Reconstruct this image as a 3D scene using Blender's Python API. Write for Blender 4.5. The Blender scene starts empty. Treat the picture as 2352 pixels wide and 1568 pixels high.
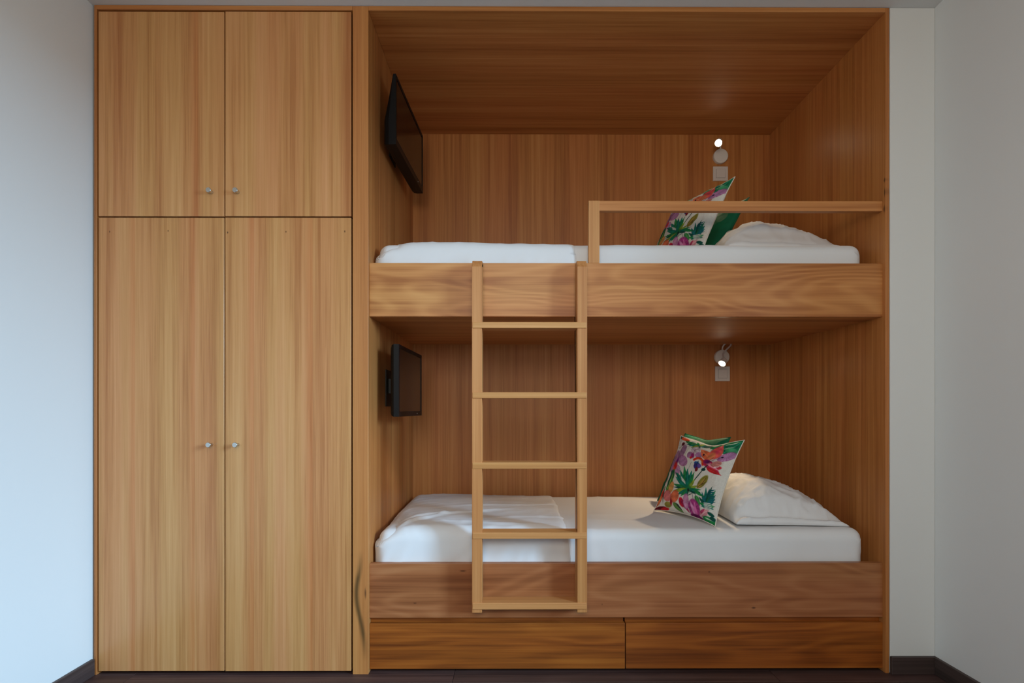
import bpy, bmesh, math, random
import numpy as np
from mathutils import Vector, Matrix, noise
random.seed(7)
SC = bpy.context.scene
COL = SC.collection

# ------------------------------------------------------------------ camera
F = 1240.0            # focal length in pixels of the 2352 wide frame
D0 = 2.2              # camera distance from the front of the joinery (y = 0)
EYE = 1.082
TH = 0.00475          # tiny yaw to the right
cam = bpy.data.cameras.new('camera'); camo = bpy.data.objects.new('camera', cam); COL.objects.link(camo)
camo.location = (0, -D0, EYE); camo.rotation_euler = (math.pi/2, 0, -TH)
cam.sensor_width = 36; cam.lens = 36*F/2352
cam.shift_x = -F*math.tan(TH)/2352; cam.shift_y = 154/2352
cam.clip_start = .02
SC.camera = camo

# ------------------------------------------------------------------ world, daylight, exposure
w = bpy.data.worlds.new('sky'); SC.world = w; w.use_nodes = True
bg = w.node_tree.nodes['Background']
bg.inputs[0].default_value = (.50, .72, 1.0, 1); bg.inputs[1].default_value = 0.25
def area(name, loc, target, sx, sy, power, col, spread=180):
    l = bpy.data.lights.new(name, 'AREA'); l.shape = 'RECTANGLE'; l.size = sx; l.size_y = sy
    l.energy = power; l.color = col; l.spread = math.radians(spread)
    o = bpy.data.objects.new(name, l); COL.objects.link(o); o.location = loc
    o.rotation_euler = (Vector(target)-Vector(loc)).to_track_quat('-Z', 'Y').to_euler()
    return o
area('sky_light_high', (5.0, -2.9, 2.8), (-1.7, -0.5, 1.1), 2.0, 2.0, 720, (.43, .71, 1.0))
area('sky_light_low', (3.6, -2.9, 1.7), (-1.7, -0.6, 1.0), 2.0, 1.6, 50, (.50, .79, 1.0))
area('far_window_light', (-.1, -3.27, 1.85), (.4, 0, 1.9), 1.3, 0.7, 31, (1.0, .87, .70))
area('overhead_fill', (0.1, -2.2, 2.62), (0.1, -2.2, 0), 1.0, 1.0, 15, (.66, .86, 1.0))  # added fill from overhead; no lamp fitting hangs here
SC.view_settings.view_transform = 'Standard'; SC.view_settings.look = 'None'
SC.view_settings.gamma = 1; SC.view_settings.use_curve_mapping = False
SC.view_settings.exposure = -0.06

# ------------------------------------------------------------------ helpers
def X(px, y):
    """world x of a point seen at column px of the photograph, standing at depth y"""
    yd = D0+y; t = (px-1176)/F - math.tan(TH)
    return yd*(math.sin(TH)+t*math.cos(TH))/(math.cos(TH)-t*math.sin(TH))
def Z(py, y, x=0.0):
    zc = x*math.sin(TH)+(D0+y)*math.cos(TH)
    return EYE-(py-938)/F*zc

def setp(o, label=None, cat=None, group=None, kind=None):
    if label: o['label'] = label
    if cat: o['category'] = cat
    if group: o['group'] = group
    if kind: o['kind'] = kind
    return o
def empty(name, loc, label=None, cat=None, group=None):
    o = bpy.data.objects.new(name, None); COL.objects.link(o); o.location = loc
    o.empty_display_size = .05
    return setp(o, label, cat, group)
def wloc(o):
    v = Vector((0, 0, 0))
    while o: v += o.location; o = o.parent
    return v
def link(name, me, mat, parent=None, smooth=False):
    """me is in world coordinates; recentre it on its own middle"""
    n = len(me.vertices); co = np.empty(n*3, 'f'); me.vertices.foreach_get('co', co); co = co.reshape(-1, 3)
    c = (co.max(0)+co.min(0))/2
    me.vertices.foreach_set('co', (co-c).ravel()); me.update()
    o = bpy.data.objects.new(name, me); COL.objects.link(o)
    if mat:
        me.materials.clear()
        for m in (mat if isinstance(mat, (list, tuple)) else [mat]): me.materials.append(m)
    loc = Vector([float(v) for v in c])
    if parent: o.parent = parent; loc -= wloc(parent)
    o.location = loc
    if smooth: me.polygons.foreach_set('use_smooth', [True]*len(me.polygons))
    return o
def from_bm(name, bm, mat, parent=None, smooth=False):
    bmesh.ops.recalc_face_normals(bm, faces=bm.faces)
    me = bpy.data.meshes.new(name); bm.to_mesh(me); bm.free()
    return link(name, me, mat, parent, smooth)
def add_box(bm, x0, x1, y0, y1, z0, z1, bev=0.0, seg=1):
    r = bmesh.ops.create_cube(bm, size=1)
    vs = r['verts']
    for v in vs:
        v.co = Vector((x0+(v.co.x+.5)*(x1-x0), y0+(v.co.y+.5)*(y1-y0), z0+(v.co.z+.5)*(z1-z0)))
    if bev:
        es = list({e for v in vs for e in v.link_edges})
        bmesh.ops.bevel(bm, geom=es, offset=bev, segments=seg, affect='EDGES', profile=.6)
def box(name, x0, x1, y0, y1, z0, z1, mat, parent=None, bev=.0012, seg=1):
    bm = bmesh.new(); add_box(bm, min(x0, x1), max(x0, x1), min(y0, y1), max(y0, y1), min(z0, z1), max(z0, z1), bev, seg)
    return from_bm(name, bm, mat, parent)
def prism(name, pts, x0, x1, mat, parent=None, bev=.001):
    """profile pts in (y, z) extruded along x"""
    bm = bmesh.new()
    a = [bm.verts.new((x0, p[0], p[1])) for p in pts]; b = [bm.verts.new((x1, p[0], p[1])) for p in pts]
    n = len(pts); bm.faces.new(a); bm.faces.new(b[::-1])
    for i in range(n): bm.faces.new((a[i], b[i], b[(i+1) % n], a[(i+1) % n]))
    bmesh.ops.recalc_face_normals(bm, faces=bm.faces)
    if bev: bmesh.ops.bevel(bm, geom=bm.edges[:], offset=bev, segments=2, affect='EDGES')
    return from_bm(name, bm, mat, parent)
def lathe_bm(bm, prof, seg, M):
    """prof: (radius, height) along local z"""
    rings = []
    for r, h in prof:
        if r < 1e-6: rings.append([bm.verts.new(M @ Vector((0, 0, h)))])
        else: rings.append([bm.verts.new(M @ Vector((r*math.cos(2*math.pi*k/seg), r*math.sin(2*math.pi*k/seg), h))) for k in range(seg)])
    for a, b in zip(rings, rings[1:]):
        for k in range(seg):
            k2 = (k+1) % seg
            if len(a) == 1 and len(b) == 1: continue
            if len(a) == 1: bm.faces.new((a[0], b[k], b[k2]))
            elif len(b) == 1: bm.faces.new((a[k], a[k2], b[0]))
            else: bm.faces.new((a[k], a[k2], b[k2], b[k]))
def lathe(name, prof, seg, loc, axis, mat, parent=None, smooth=True):
    q = Vector(axis).normalized().to_track_quat('Z', 'Y').to_matrix().to_4x4()
    bm = bmesh.new(); lathe_bm(bm, prof, seg, Matrix.Translation(loc) @ q)
    o = from_bm(name, bm, mat, parent, smooth)
    if smooth:
        for p in o.data.polygons: pass
        o.data.set_sharp_from_angle(angle=math.radians(35))
    return o
def tube(name, pts, r, mat, parent=None, seg=10, closed=False, sub=6):
    P = [Vector(p) for p in pts]
    # catmull-rom refine
    Q = []
    n = len(P)
    rng = range(n) if closed else range(n-1)
    for i in rng:
        p0 = P[(i-1) % n] if (closed or i > 0) else P[0]; p1 = P[i]; p2 = P[(i+1) % n]; p3 = P[(i+2) % n] if (closed or i+2 < n) else P[-1]
        for k in range(sub):
            t = k/sub
            Q.append(.5*((2*p1)+(p2-p0)*t+(2*p0-5*p1+4*p2-p3)*t*t+(3*p1-p0-3*p2+p3)*t**3))
    if not closed: Q.append(P[-1])
    bm = bmesh.new(); rings = []; N = len(Q); up = Vector((0.13, .2, 1)).normalized()
    for i in range(N):
        d = (Q[(i+1) % N]-Q[i-1]) if closed else (Q[min(i+1, N-1)]-Q[max(i-1, 0)])
        d.normalize(); a = d.cross(up)
        if a.length < 1e-3: a = d.cross(Vector((1, 0, 0)))
        a.normalize(); b = d.cross(a); up = -b if False else up
        rings.append([bm.verts.new(Q[i]+r*(math.cos(2*math.pi*k/seg)*a+math.sin(2*math.pi*k/seg)*b)) for k in range(seg)])
    for i in range(N if closed else N-1):
        A, B = rings[i], rings[(i+1) % N]
        for k in range(seg): bm.faces.new((A[k], A[(k+1) % seg], B[(k+1) % seg], B[k]))
    if not closed: bm.faces.new(rings[0]); bm.faces.new(rings[-1][::-1])
    return from_bm(name, bm, mat, parent, True)

# ------------------------------------------------------------------ materials
def srgb(r, g, b):
    f = lambda c: (c/255/12.92) if c/255 <= .04045 else ((c/255+.055)/1.055)**2.4
    return (f(r), f(g), f(b), 1)
def plain(name, col, rough=.5, metal=0, bump=0, bscale=200, spec=.5, var=0, vscale=3):
    m = bpy.data.materials.new(name); m.use_nodes = True; nt = m.node_tree; b = nt.nodes['Principled BSDF']
    b.inputs['Base Color'].default_value = col if len(col) == 4 else (*col, 1)
    b.inputs['Roughness'].default_value = rough; b.inputs['Metallic'].default_value = metal
    b.inputs['Specular IOR Level'].default_value = spec
    tc = nt.nodes.new('ShaderNodeTexCoord')
    if var:
        n = nt.nodes.new('ShaderNodeTexNoise'); n.inputs['Scale'].default_value = vscale; n.inputs['Detail'].default_value = 4
        nt.links.new(tc.outputs['Object'], n.inputs['Vector'])
        mx = nt.nodes.new('ShaderNodeMix'); mx.data_type = 'RGBA'; mx.blend_type = 'MULTIPLY'
        mr = nt.nodes.new('ShaderNodeMapRange'); mr.inputs[1].default_value = .3; mr.inputs[2].default_value = .7
        mr.inputs[3].default_value = 1-var; mr.inputs[4].default_value = 1
        nt.links.new(n.outputs['Fac'], mr.inputs[0]); mx.inputs[0].default_value = 1
        mx.inputs[6].default_value = b.inputs['Base Color'].default_value
        nt.links.new(mr.outputs[0], mx.inputs[7]); nt.links.new(mx.outputs[2], b.inputs['Base Color'])
    if bump:
        n = nt.nodes.new('ShaderNodeTexNoise'); n.inputs['Scale'].default_value = bscale; n.inputs['Detail'].default_value = 3
        nt.links.new(tc.outputs['Object'], n.inputs['Vector'])
        bp = nt.nodes.new('ShaderNodeBump'); bp.inputs['Strength'].default_value = bump; bp.inputs['Distance'].default_value = .001
        nt.links.new(n.outputs['Fac'], bp.inputs['Height']); nt.links.new(bp.outputs[0], b.inputs['Normal'])
    return m

def wood(name, axis, cols, contour=0.0, rough=.33, knots=(), streak=None, bands=14, fine=1.0, cf=(3.2, .8, 26), hue=0.0, leaves=()):
    """grain runs along axis; cols = dark, middle, light; knots = ellipsoids (cx,cy,cz,rx,ry,rz) in part space"""
    m = bpy.data.materials.new(name); m.use_nodes = True; nt = m.node_tree; N = nt.nodes; L = nt.links
    b = N['Principled BSDF']; b.inputs['Roughness'].default_value = rough+.06; b.inputs['Specular IOR Level'].default_value = .4
    tc = N.new('ShaderNodeTexCoord'); oi = N.new('ShaderNodeObjectInfo')
    mul = N.new('ShaderNodeMath'); mul.operation = 'MULTIPLY'; mul.inputs[1].default_value = 41.3; L.new(oi.outputs['Random'], mul.inputs[0])
    add = N.new('ShaderNodeVectorMath'); add.operation = 'ADD'; L.new(tc.outputs['Object'], add.inputs[0]); L.new(mul.outputs[0], add.inputs[1])
    def nz(across, along, detail=2, rgh=.5, dist=0):
        mp = N.new('ShaderNodeMapping'); s = [across]*3; s['xyz'.index(axis)] = along
        mp.inputs['Scale'].default_value = s; L.new(add.outputs[0], mp.inputs['Vector'])
        n = N.new('ShaderNodeTexNoise'); n.inputs['Scale'].default_value = 1; n.inputs['Detail'].default_value = detail
        n.inputs['Roughness'].default_value = rgh; n.inputs['Distortion'].default_value = dist
        L.new(mp.outputs[0], n.inputs['Vector']); return n.outputs['Fac']
    def mth(op, a, c, d=None):
        n = N.new('ShaderNodeMath'); n.operation = op
        for i, v in enumerate((a, c, d)):
            if v is None: continue
            if isinstance(v, (int, float)): n.inputs[i].default_value = v
            else: L.new(v, n.inputs[i])
        return n.outputs[0]
    n1 = nz(bands, .35, 3, .6); n2 = nz(bands*4.5, .9, 2, .6); n3 = nz(bands*17, 4, 2, .6)
    v = mth('ADD', mth('MULTIPLY', n1, .46), mth('MULTIPLY', n2, .34))
    v = mth('ADD', v, mth('MULTIPLY', n3, .20*fine))
    if contour:
        c = nz(cf[0], cf[1], 2, .45, .25)
        s = mth('SINE', mth('MULTIPLY', c, cf[2]*math.pi), 0)
        s = mth('POWER', mth('ADD', mth('MULTIPLY', s, .5), .5), 1.6)
        v = mth('ADD', mth('MULTIPLY', v, 1-contour*.10), mth('MULTIPLY', s, contour*.085))
    mr = N.new('ShaderNodeMapRange'); L.new(v, mr.inputs[0]); mr.inputs[1].default_value = .36; mr.inputs[2].default_value = .66
    cr = N.new('ShaderNodeValToRGB'); L.new(mr.outputs[0], cr.inputs[0])
    e = cr.color_ramp.elements; e[0].position = 0; e[0].color = cols[0]; e[1].position = 1; e[1].color = cols[2]
    k = e.new(.5); k.color = cols[1]
    colr = cr.outputs[0]
    # slow drift of hue between pinkish and golden
    n4 = nz(7+hue*10, .5-.3*hue, 1)
    mr2 = N.new('ShaderNodeMapRange'); L.new(n4, mr2.inputs[0]); mr2.inputs[1].default_value = .35; mr2.inputs[2].default_value = .65
    mx = N.new('ShaderNodeMix'); mx.data_type = 'RGBA'; mx.blend_type = 'MULTIPLY'; mx.inputs[0].default_value = 1
    cr2 = N.new('ShaderNodeValToRGB'); L.new(mr2.outputs[0], cr2.inputs[0])
    cr2.color_ramp.elements[0].color = (1-.04*hue, .93-.09*hue, .93-.07*hue, 1); cr2.color_ramp.elements[1].color = (.99, 1, .95, 1)
    L.new(colr, mx.inputs[6]); L.new(cr2.outputs[0], mx.inputs[7]); colr = mx.outputs[2]
    def darken(mask, col, colr):
        q = N.new('ShaderNodeMix'); q.data_type = 'RGBA'; L.new(mask, q.inputs[0]); L.new(colr, q.inputs[6]); q.inputs[7].default_value = col
        return q.outputs[2]
    for lx in leaves:      # reddish figure at the edge of each veneer leaf, sharp on its right side
        sp = N.new('ShaderNodeSeparateXYZ'); L.new(tc.outputs['Object'], sp.inputs[0])
        d = mth('SUBTRACT', sp.outputs['X'], lx)
        a1 = N.new('ShaderNodeMapRange'); a1.interpolation_type = 'SMOOTHSTEP'; L.new(d, a1.inputs[0]); a1.inputs[1].default_value = -.034; a1.inputs[2].default_value = -.006
        a2 = N.new('ShaderNodeMapRange'); L.new(d, a2.inputs[0]); a2.inputs[1].default_value = .002; a2.inputs[2].default_value = -.001
        ms = mth('MULTIPLY', mth('MULTIPLY', a1.outputs[0], a2.outputs[0]), .75)
        q = N.new('ShaderNodeMix'); q.data_type = 'RGBA'; q.blend_type = 'MULTIPLY'; L.new(ms, q.inputs[0]); L.new(colr, q.inputs[6]); q.inputs[7].default_value = (.93, .76, .68, 1)
        colr = q.outputs[2]
    for kx in knots:
        sb = N.new('ShaderNodeVectorMath'); sb.operation = 'SUBTRACT'; L.new(tc.outputs['Object'], sb.inputs[0]); sb.inputs[1].default_value = kx[:3]
        dv = N.new('ShaderNodeVectorMath'); dv.operation = 'DIVIDE'; L.new(sb.outputs[0], dv.inputs[0]); dv.inputs[1].default_value = kx[3:6]
        ln = N.new('ShaderNodeVectorMath'); ln.operation = 'LENGTH'; L.new(dv.outputs[0], ln.inputs[0])
        d = mth('ADD', ln.outputs['Value'], mth('MULTIPLY', mth('SUBTRACT', n3, .5), 1.6))
        q = N.new('ShaderNodeMapRange'); q.interpolation_type = 'SMOOTHSTEP'; L.new(d, q.inputs[0])
        q.inputs[1].default_value = .15; q.inputs[2].default_value = 1.1; q.inputs[3].default_value = .85; q.inputs[4].default_value = 0
        colr = darken(q.outputs[0], srgb(70, 38, 18), colr)
    if streak:
        z0, z1, xs, wid = streak     # local z from z0 (bottom) to z1 (top), xs = list of x offsets bottom to top
        sp = N.new('ShaderNodeSeparateXYZ'); L.new(tc.outputs['Object'], sp.inputs[0])
        q = N.new('ShaderNodeMapRange'); L.new(sp.outputs['Z'], q.inputs[0]); q.inputs[1].default_value = z0; q.inputs[2].default_value = z1
        c = N.new('ShaderNodeValToRGB'); L.new(q.outputs[0], c.inputs[0]); c.color_ramp.interpolation = 'B_SPLINE'
        el = c.color_ramp.elements
        while len(el) < len(xs): el.new(.5)
        for i, xx in enumerate(xs):
            el[i].position = i/(len(xs)-1); g = .5+xx*10; el[i].color = (g, g, g, 1)
        cx = mth('MULTIPLY', mth('SUBTRACT', c.outputs[0], .5), .1)
        d = mth('ABSOLUTE', mth('SUBTRACT', sp.outputs['X'], cx), 0)
        d = mth('ADD', d, mth('MULTIPLY', mth('SUBTRACT', n2, .5), .012))
        qa = N.new('ShaderNodeMapRange'); qa.interpolation_type = 'SMOOTHSTEP'; L.new(d, qa.inputs[0])
        qa.inputs[1].default_value = 0; qa.inputs[2].default_value = wid; qa.inputs[3].default_value = .9; qa.inputs[4].default_value = 0
        # fade at both ends
        e1 = N.new('ShaderNodeMapRange'); L.new(q.outputs[0], e1.inputs[0]); e1.inputs[1].default_value = 0; e1.inputs[2].default_value = .25
        e2 = N.new('ShaderNodeMapRange'); L.new(q.outputs[0], e2.inputs[0]); e2.inputs[1].default_value = 1; e2.inputs[2].default_value = .75
        ms = mth('MULTIPLY', mth('MULTIPLY', qa.outputs[0], e1.outputs[0]), e2.outputs[0])
        colr = darken(ms, srgb(84, 60, 28), colr)
    L.new(colr, b.inputs['Base Color'])
    bp = N.new('ShaderNodeBump'); bp.inputs['Strength'].default_value = .12; bp.inputs['Distance'].default_value = .0006
    L.new(n3, bp.inputs['Height']); L.new(bp.outputs[0], b.inputs['Normal'])
    return m

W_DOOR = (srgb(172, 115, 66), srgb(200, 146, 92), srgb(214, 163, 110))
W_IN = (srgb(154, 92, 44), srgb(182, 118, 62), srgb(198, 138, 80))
W_BOARD = (srgb(160, 97, 48), srgb(192, 130, 73), srgb(208, 149, 89))
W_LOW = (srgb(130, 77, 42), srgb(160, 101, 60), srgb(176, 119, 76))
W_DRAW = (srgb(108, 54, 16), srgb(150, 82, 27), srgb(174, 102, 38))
W_LAD = (srgb(175, 115, 62), srgb(195, 138, 81), srgb(208, 153, 98))
inner_v = wood('niche_veneer_vertical', 'z', W_IN, rough=.40)
inner_h = wood('niche_veneer_horizontal', 'x', W_IN, rough=.5)
edge_v = wood('edge_wood_vertical', 'z', W_IN, rough=.4)
board_wood = wood('bed_board_wood', 'x', W_BOARD, contour=1.0, rough=.35)
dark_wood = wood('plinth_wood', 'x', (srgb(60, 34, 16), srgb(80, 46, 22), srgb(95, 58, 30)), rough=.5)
ladder_v = wood('ladder_wood_vertical', 'z', W_LAD, rough=.42, bands=20)
ladder_h = wood('ladder_wood_horizontal', 'x', W_LAD, rough=.42, bands=20)
rail_h = wood('rail_wood_horizontal', 'x', W_BOARD, rough=.4, bands=20)
rail_v = wood('rail_wood_vertical', 'z', W_LAD, rough=.4, bands=20)
wall_paint = plain('white_wall_paint', (.73, .73, .71), .7, bump=.08, bscale=90)
ceil_paint = plain('ceiling_paint', (.66, .66, .65), .8)
base_mat = wood('dark_baseboard', 'y', (srgb(48, 38, 36), srgb(66, 54, 51), srgb(80, 67, 63)), rough=.45, bands=30)
base_mat_x = wood('dark_baseboard_across', 'x', (srgb(48, 38, 36), srgb(66, 54, 51), srgb(80, 67, 63)), rough=.45, bands=30)
floor_mat = wood('dark_floor_plank', 'x', (srgb(54, 38, 35), srgb(76, 56, 52), srgb(94, 72, 66)), rough=.4, bands=30, contour=.5)
steel = plain('brushed_steel', (.62, .61, .58), .28, 1)
white_plastic = plain('white_plastic', (.72, .69, .64), .35)
switch_plastic = plain('switch_plastic', (.66, .60, .55), .35)
black_plastic = plain('black_plastic', (.004, .004, .0045), .45, spec=.22)
black_gloss = plain('black_screen', (.004, .0035, .0035), .14, spec=.3)
metal_dark = plain('black_bracket_metal', (.01, .01, .01), .5, .3)
sheet_mat = plain('white_cotton_sheet', (.76, .76, .765), .9, bump=.12, bscale=900, spec=.2)
duvet_mat = plain('white_duvet_cotton', (.77, .77, .775), .9, bump=.12, bscale=900, spec=.2)
green_fab = plain('emerald_velvet', srgb(4, 104, 72), .75, bump=.3, bscale=700, spec=.3, var=.25, vscale=14)
seam_mat = plain('cream_cushion_linen', (.70, .66, .58), .9, bump=.2, bscale=700)
gap_mat = plain('gap_shade', (.014, .006, .003), .8)  # carcass coloured near-black: painted shade for the gaps between the doors

# ------------------------------------------------------------------ the room
H = Z(14, 0)
XL, XR = X(211, 0), X(2148, 0)
YB, YF = 1.02, -3.2
XC0, XC1 = X(216, 0), X(2042.5, 0)     # the joinery, left and right
def st(o): o['kind'] = 'structure'; return o
T = .12
st(box('wall_back', XL-T, XR+T, YB, YB+T, 0, H, wall_paint, bev=0))
st(box('wall_left', XL-T, XL, YF, YB, 0, H, wall_paint, bev=0))
st(box('wall_niche', XC1+.004, XR, .001, YB, 0, H, wall_paint, bev=.002))
bm = bmesh.new()
vx0, vx1, vz0, vz1 = -.85, .65, 1.35, 2.35
add_box(bm, XL-T, vx0, YF-T, YF, 0, H); add_box(bm, vx1, XR+T, YF-T, YF, 0, H); add_box(bm, vx0, vx1, YF-T, YF, 0, vz0); add_box(bm, vx0, vx1, YF-T, YF, vz1, H)
st(from_bm('wall_front', bm, wall_paint))
wy0, wy1, wz0, wz1 = -2.8, -.95, .0, 2.2
bm = bmesh.new()
add_box(bm, XR, XR+T, wy1, YB, 0, H); add_box(bm, XR, XR+T, YF, wy0, 0, H); add_box(bm, XR, XR+T, wy0, wy1, wz1, H)
st(from_bm('wall_right', bm, wall_paint))
win = st(empty('window_1', (XR+T/2, (wy0+wy1)/2, 0)))
white_frame = plain('white_frame_paint', (.7, .7, .7), .4)
bm = bmesh.new()
fx0, fx1 = XR+.03, XR+.09
add_box(bm, fx0, fx1, wy0, wy0+.06, 0, wz1); add_box(bm, fx0, fx1, wy1-.06, wy1, 0, wz1)
add_box(bm, fx0, fx1, wy0+.06, wy1-.06, wz1-.06, wz1); add_box(bm, fx0, fx1, wy0+.06, wy1-.06, 0, .05)
add_box(bm, fx0, fx1, (wy0+wy1)/2-.035, (wy0+wy1)/2+.035, .05, wz1-.06)
from_bm('window_frame', bm, white_frame, win)
win2 = st(empty('window_2', ((vx0+vx1)/2, YF-.03, vz0)))
bm = bmesh.new()
for q in ((vx0, vx1, vz0, vz0+.05), (vx0, vx1, vz1-.05, vz1), (vx0, vx0+.05, vz0+.05, vz1-.05), (vx1-.05, vx1, vz0+.05, vz1-.05), (-.13, -.07, vz0+.05, vz1-.05)):
    add_box(bm, q[0], q[1], YF-.05, YF-.005, q[2], q[3])
from_bm('window_frame', bm, white_frame, win2)
st(box('ceiling', XL-T, XR+T, YF-T, YB+T, H, H+.1, ceil_paint, bev=0))
fl = st(empty('floor', (0, 0, 0)))
box('floor_base', XL-T, XR+T, YF-T, YB+T, -.06, -.012, dark_wood, fl, bev=0)
rows = []
yy = YF; i = 0; PWID = .165
me0 = None
while yy < 0.10:
    xs = XL - (i*0.47) % 1.3
    while xs < XR:
        a, b2 = max(xs, XL), min(xs+1.3, XR)
        if b2-a > .03: box('plank', a+.0008, b2-.0008, yy+.0008, yy+PWID-.0008, -.012, 0, floor_mat, fl, bev=.0008)
        xs += 1.3
    yy += PWID; i += 1
# baseboards
bh = .071
st(box('baseboard_left', XL, XL+.014, YF, -.0015, 0, bh-.004, base_mat, bev=.002))
st(box('baseboard_right', XR-.014, XR, wy1, -.0135, 0, bh, base_mat, bev=.002))
st(box('baseboard_back', XC1+.002, XR, -.0135, .001, 0, bh, base_mat_x, bev=.002))

# ------------------------------------------------------------------ wardrobe
zt = Z(12.5, 0, 0)-.002
zt = min(zt, H-.001)
YDR = .003
xd = [X(226, YDR), X(514.6, YDR), X(517.4, YDR), X(806.5, YDR)]
wardrobe = empty('wardrobe', ((XC0+X(808, 0))/2, .3, 0),
    'tall built-in wardrobe of four plain wooden doors at the left of the bunks', 'wardrobe')
box('side_panel', XC0, X(221.5, 0), 0, .62, 0, zt, edge_v, wardrobe)
box('top_panel', X(221.5, 0), X(809.5, 0), 0, .62, Z(22.5, 0, -1), zt, wood('wardrobe_top_edge', 'x', W_IN, rough=.4), wardrobe)
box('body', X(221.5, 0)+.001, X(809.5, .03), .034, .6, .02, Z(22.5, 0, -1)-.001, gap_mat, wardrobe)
box('plinth', X(221.5, 0)+.001, X(809.5, .03), .05, .6, 0, .02, dark_wood, wardrobe)
def knob(px, py, parent):
    x, z = X(px, YDR), Z(py, YDR, X(px, YDR))
    lathe('knob', [(0, 0), (.0062, 0), (.0062, .008), (.0054, .011), (.0085, .020), (.0103, .026), (.0103, .0285), (.0092, .030), (0, .0302)], 20,
          (x, YDR+.0005, z), (0, -1, 0), steel, parent)
for (x0, x1, y0, y1, kx, ky) in ((xd[0], xd[1], 26.5, 496.5, 487, 442), (xd[2], xd[3], 26.5, 496.5, 547.5, 442),
                                 (xd[0], xd[1], 499.5, 1541, 486.5, 1020.5), (xd[2], xd[3], 499.5, 1541, 547, 1020.5)):
    xm = (x0+x1)/2; low = y0 > 400; zc = (Z(y0, YDR, xm)+Z(y1, YDR, xm))/2
    cols_ = ([310, 447] if x0 < -1.3 else [583, 718]) if low else ([455] if x0 < -1.3 else [])
    dots = ([(252, 532), (386, 530)] if x0 < -1.3 else [(523, 534), (657, 532), (792, 531)]) if low else []
    dm = wood('door_veneer', 'z', W_DOOR, hue=.55, rough=.24, leaves=[X(c, YDR)-xm for c in cols_],
              knots=[(X(a, YDR)-xm, -.01, Z(b2, YDR, xm)-zc, .0035, .02, .005) for a, b2 in dots])
    d = box('door', x0, x1, YDR, YDR+.02, Z(y0, YDR, xm), Z(y1, YDR, xm), dm, wardrobe, bev=.001)
    knob(kx, ky, d)

# ------------------------------------------------------------------ bunk bed joinery
YN = .99            # back of the niche
YBD = .018          # face of the bed boards
xnL, xnR = X(846, 0), X(2034, 0)
zNt = Z(26, 0, .5)
bunk = empty('bunk_bed', ((xnL+xnR)/2, .5, 0),
    'built-in wooden bunk bed niche with two berths, guard rail and two drawers below', 'bunk bed')
pz = (0+zt)/2
def pxz(px, py): return (X(px, 0)-(X(809.5, 0)+xnL)/2, Z(py, 0, -.6)-pz)
s_ = [pxz(838, 1520), pxz(836, 1477), pxz(831, 1422), pxz(819, 1373), pxz(817, 1338), pxz(828, 1296), pxz(829, 1262)]
post_wood = wood('corner_post_wood', 'z', (srgb(163, 103, 51), srgb(184, 123, 66), srgb(200, 142, 81)), rough=.4, bands=22,
                 streak=(s_[0][1], s_[-1][1], [p[0] for p in s_], .017),
                 knots=[(pxz(839, 1362)[0], 0, pxz(0, 1362)[1], .006, .05, .03)])
box('corner_post', X(810, 0), xnL, 0, .035, 0, zt, post_wood, bunk, bev=.0015)
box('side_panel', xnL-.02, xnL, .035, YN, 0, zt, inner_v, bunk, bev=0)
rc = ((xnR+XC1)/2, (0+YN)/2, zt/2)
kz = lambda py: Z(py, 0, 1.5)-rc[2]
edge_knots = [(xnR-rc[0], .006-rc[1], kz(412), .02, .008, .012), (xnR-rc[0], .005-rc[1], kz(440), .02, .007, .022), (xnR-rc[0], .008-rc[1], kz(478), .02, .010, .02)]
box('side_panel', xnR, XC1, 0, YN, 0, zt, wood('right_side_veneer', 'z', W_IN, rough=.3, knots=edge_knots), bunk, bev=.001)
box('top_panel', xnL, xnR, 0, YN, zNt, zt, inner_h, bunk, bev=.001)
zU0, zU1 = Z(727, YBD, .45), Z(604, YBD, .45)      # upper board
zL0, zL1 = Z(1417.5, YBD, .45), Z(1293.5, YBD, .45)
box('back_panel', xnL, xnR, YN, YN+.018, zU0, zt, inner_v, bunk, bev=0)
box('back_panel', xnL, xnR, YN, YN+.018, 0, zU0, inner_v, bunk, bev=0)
bt = .028
bc = ((xnL+xnR)/2, YBD+bt/2, (zU0+zU1)/2)
box('bed_board', xnL, X(2027.5, YBD), YBD, YBD+bt, zU0, zU1, wood('upper_board_wood', 'x', W_BOARD, contour=1, cf=(4.2, .9, 34), rough=.35), bunk, bev=.0015, seg=2)
lc = ((xnL+X(2027.5, YBD))/2, YBD+bt/2, (zL0+zL1)/2)
lk = lambda px, py, r1, r2: (X(px, YBD)-lc[0], -bt/2, Z(py, YBD, X(px, YBD))-lc[2], r1, .03, r2)
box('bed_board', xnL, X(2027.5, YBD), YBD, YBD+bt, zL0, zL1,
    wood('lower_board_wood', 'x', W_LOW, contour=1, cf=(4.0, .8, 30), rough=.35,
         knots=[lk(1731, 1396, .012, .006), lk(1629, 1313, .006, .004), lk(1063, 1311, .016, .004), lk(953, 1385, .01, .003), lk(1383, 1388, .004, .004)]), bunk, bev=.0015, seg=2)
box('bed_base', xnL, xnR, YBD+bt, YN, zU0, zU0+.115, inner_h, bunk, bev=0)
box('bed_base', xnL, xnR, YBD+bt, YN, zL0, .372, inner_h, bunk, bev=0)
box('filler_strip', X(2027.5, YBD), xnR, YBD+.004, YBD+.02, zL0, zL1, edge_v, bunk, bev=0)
box('filler_strip', X(2027.5, YBD), xnR, YBD+.004, YBD+.02, zU0, zU1, edge_v, bunk, bev=0)
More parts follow.
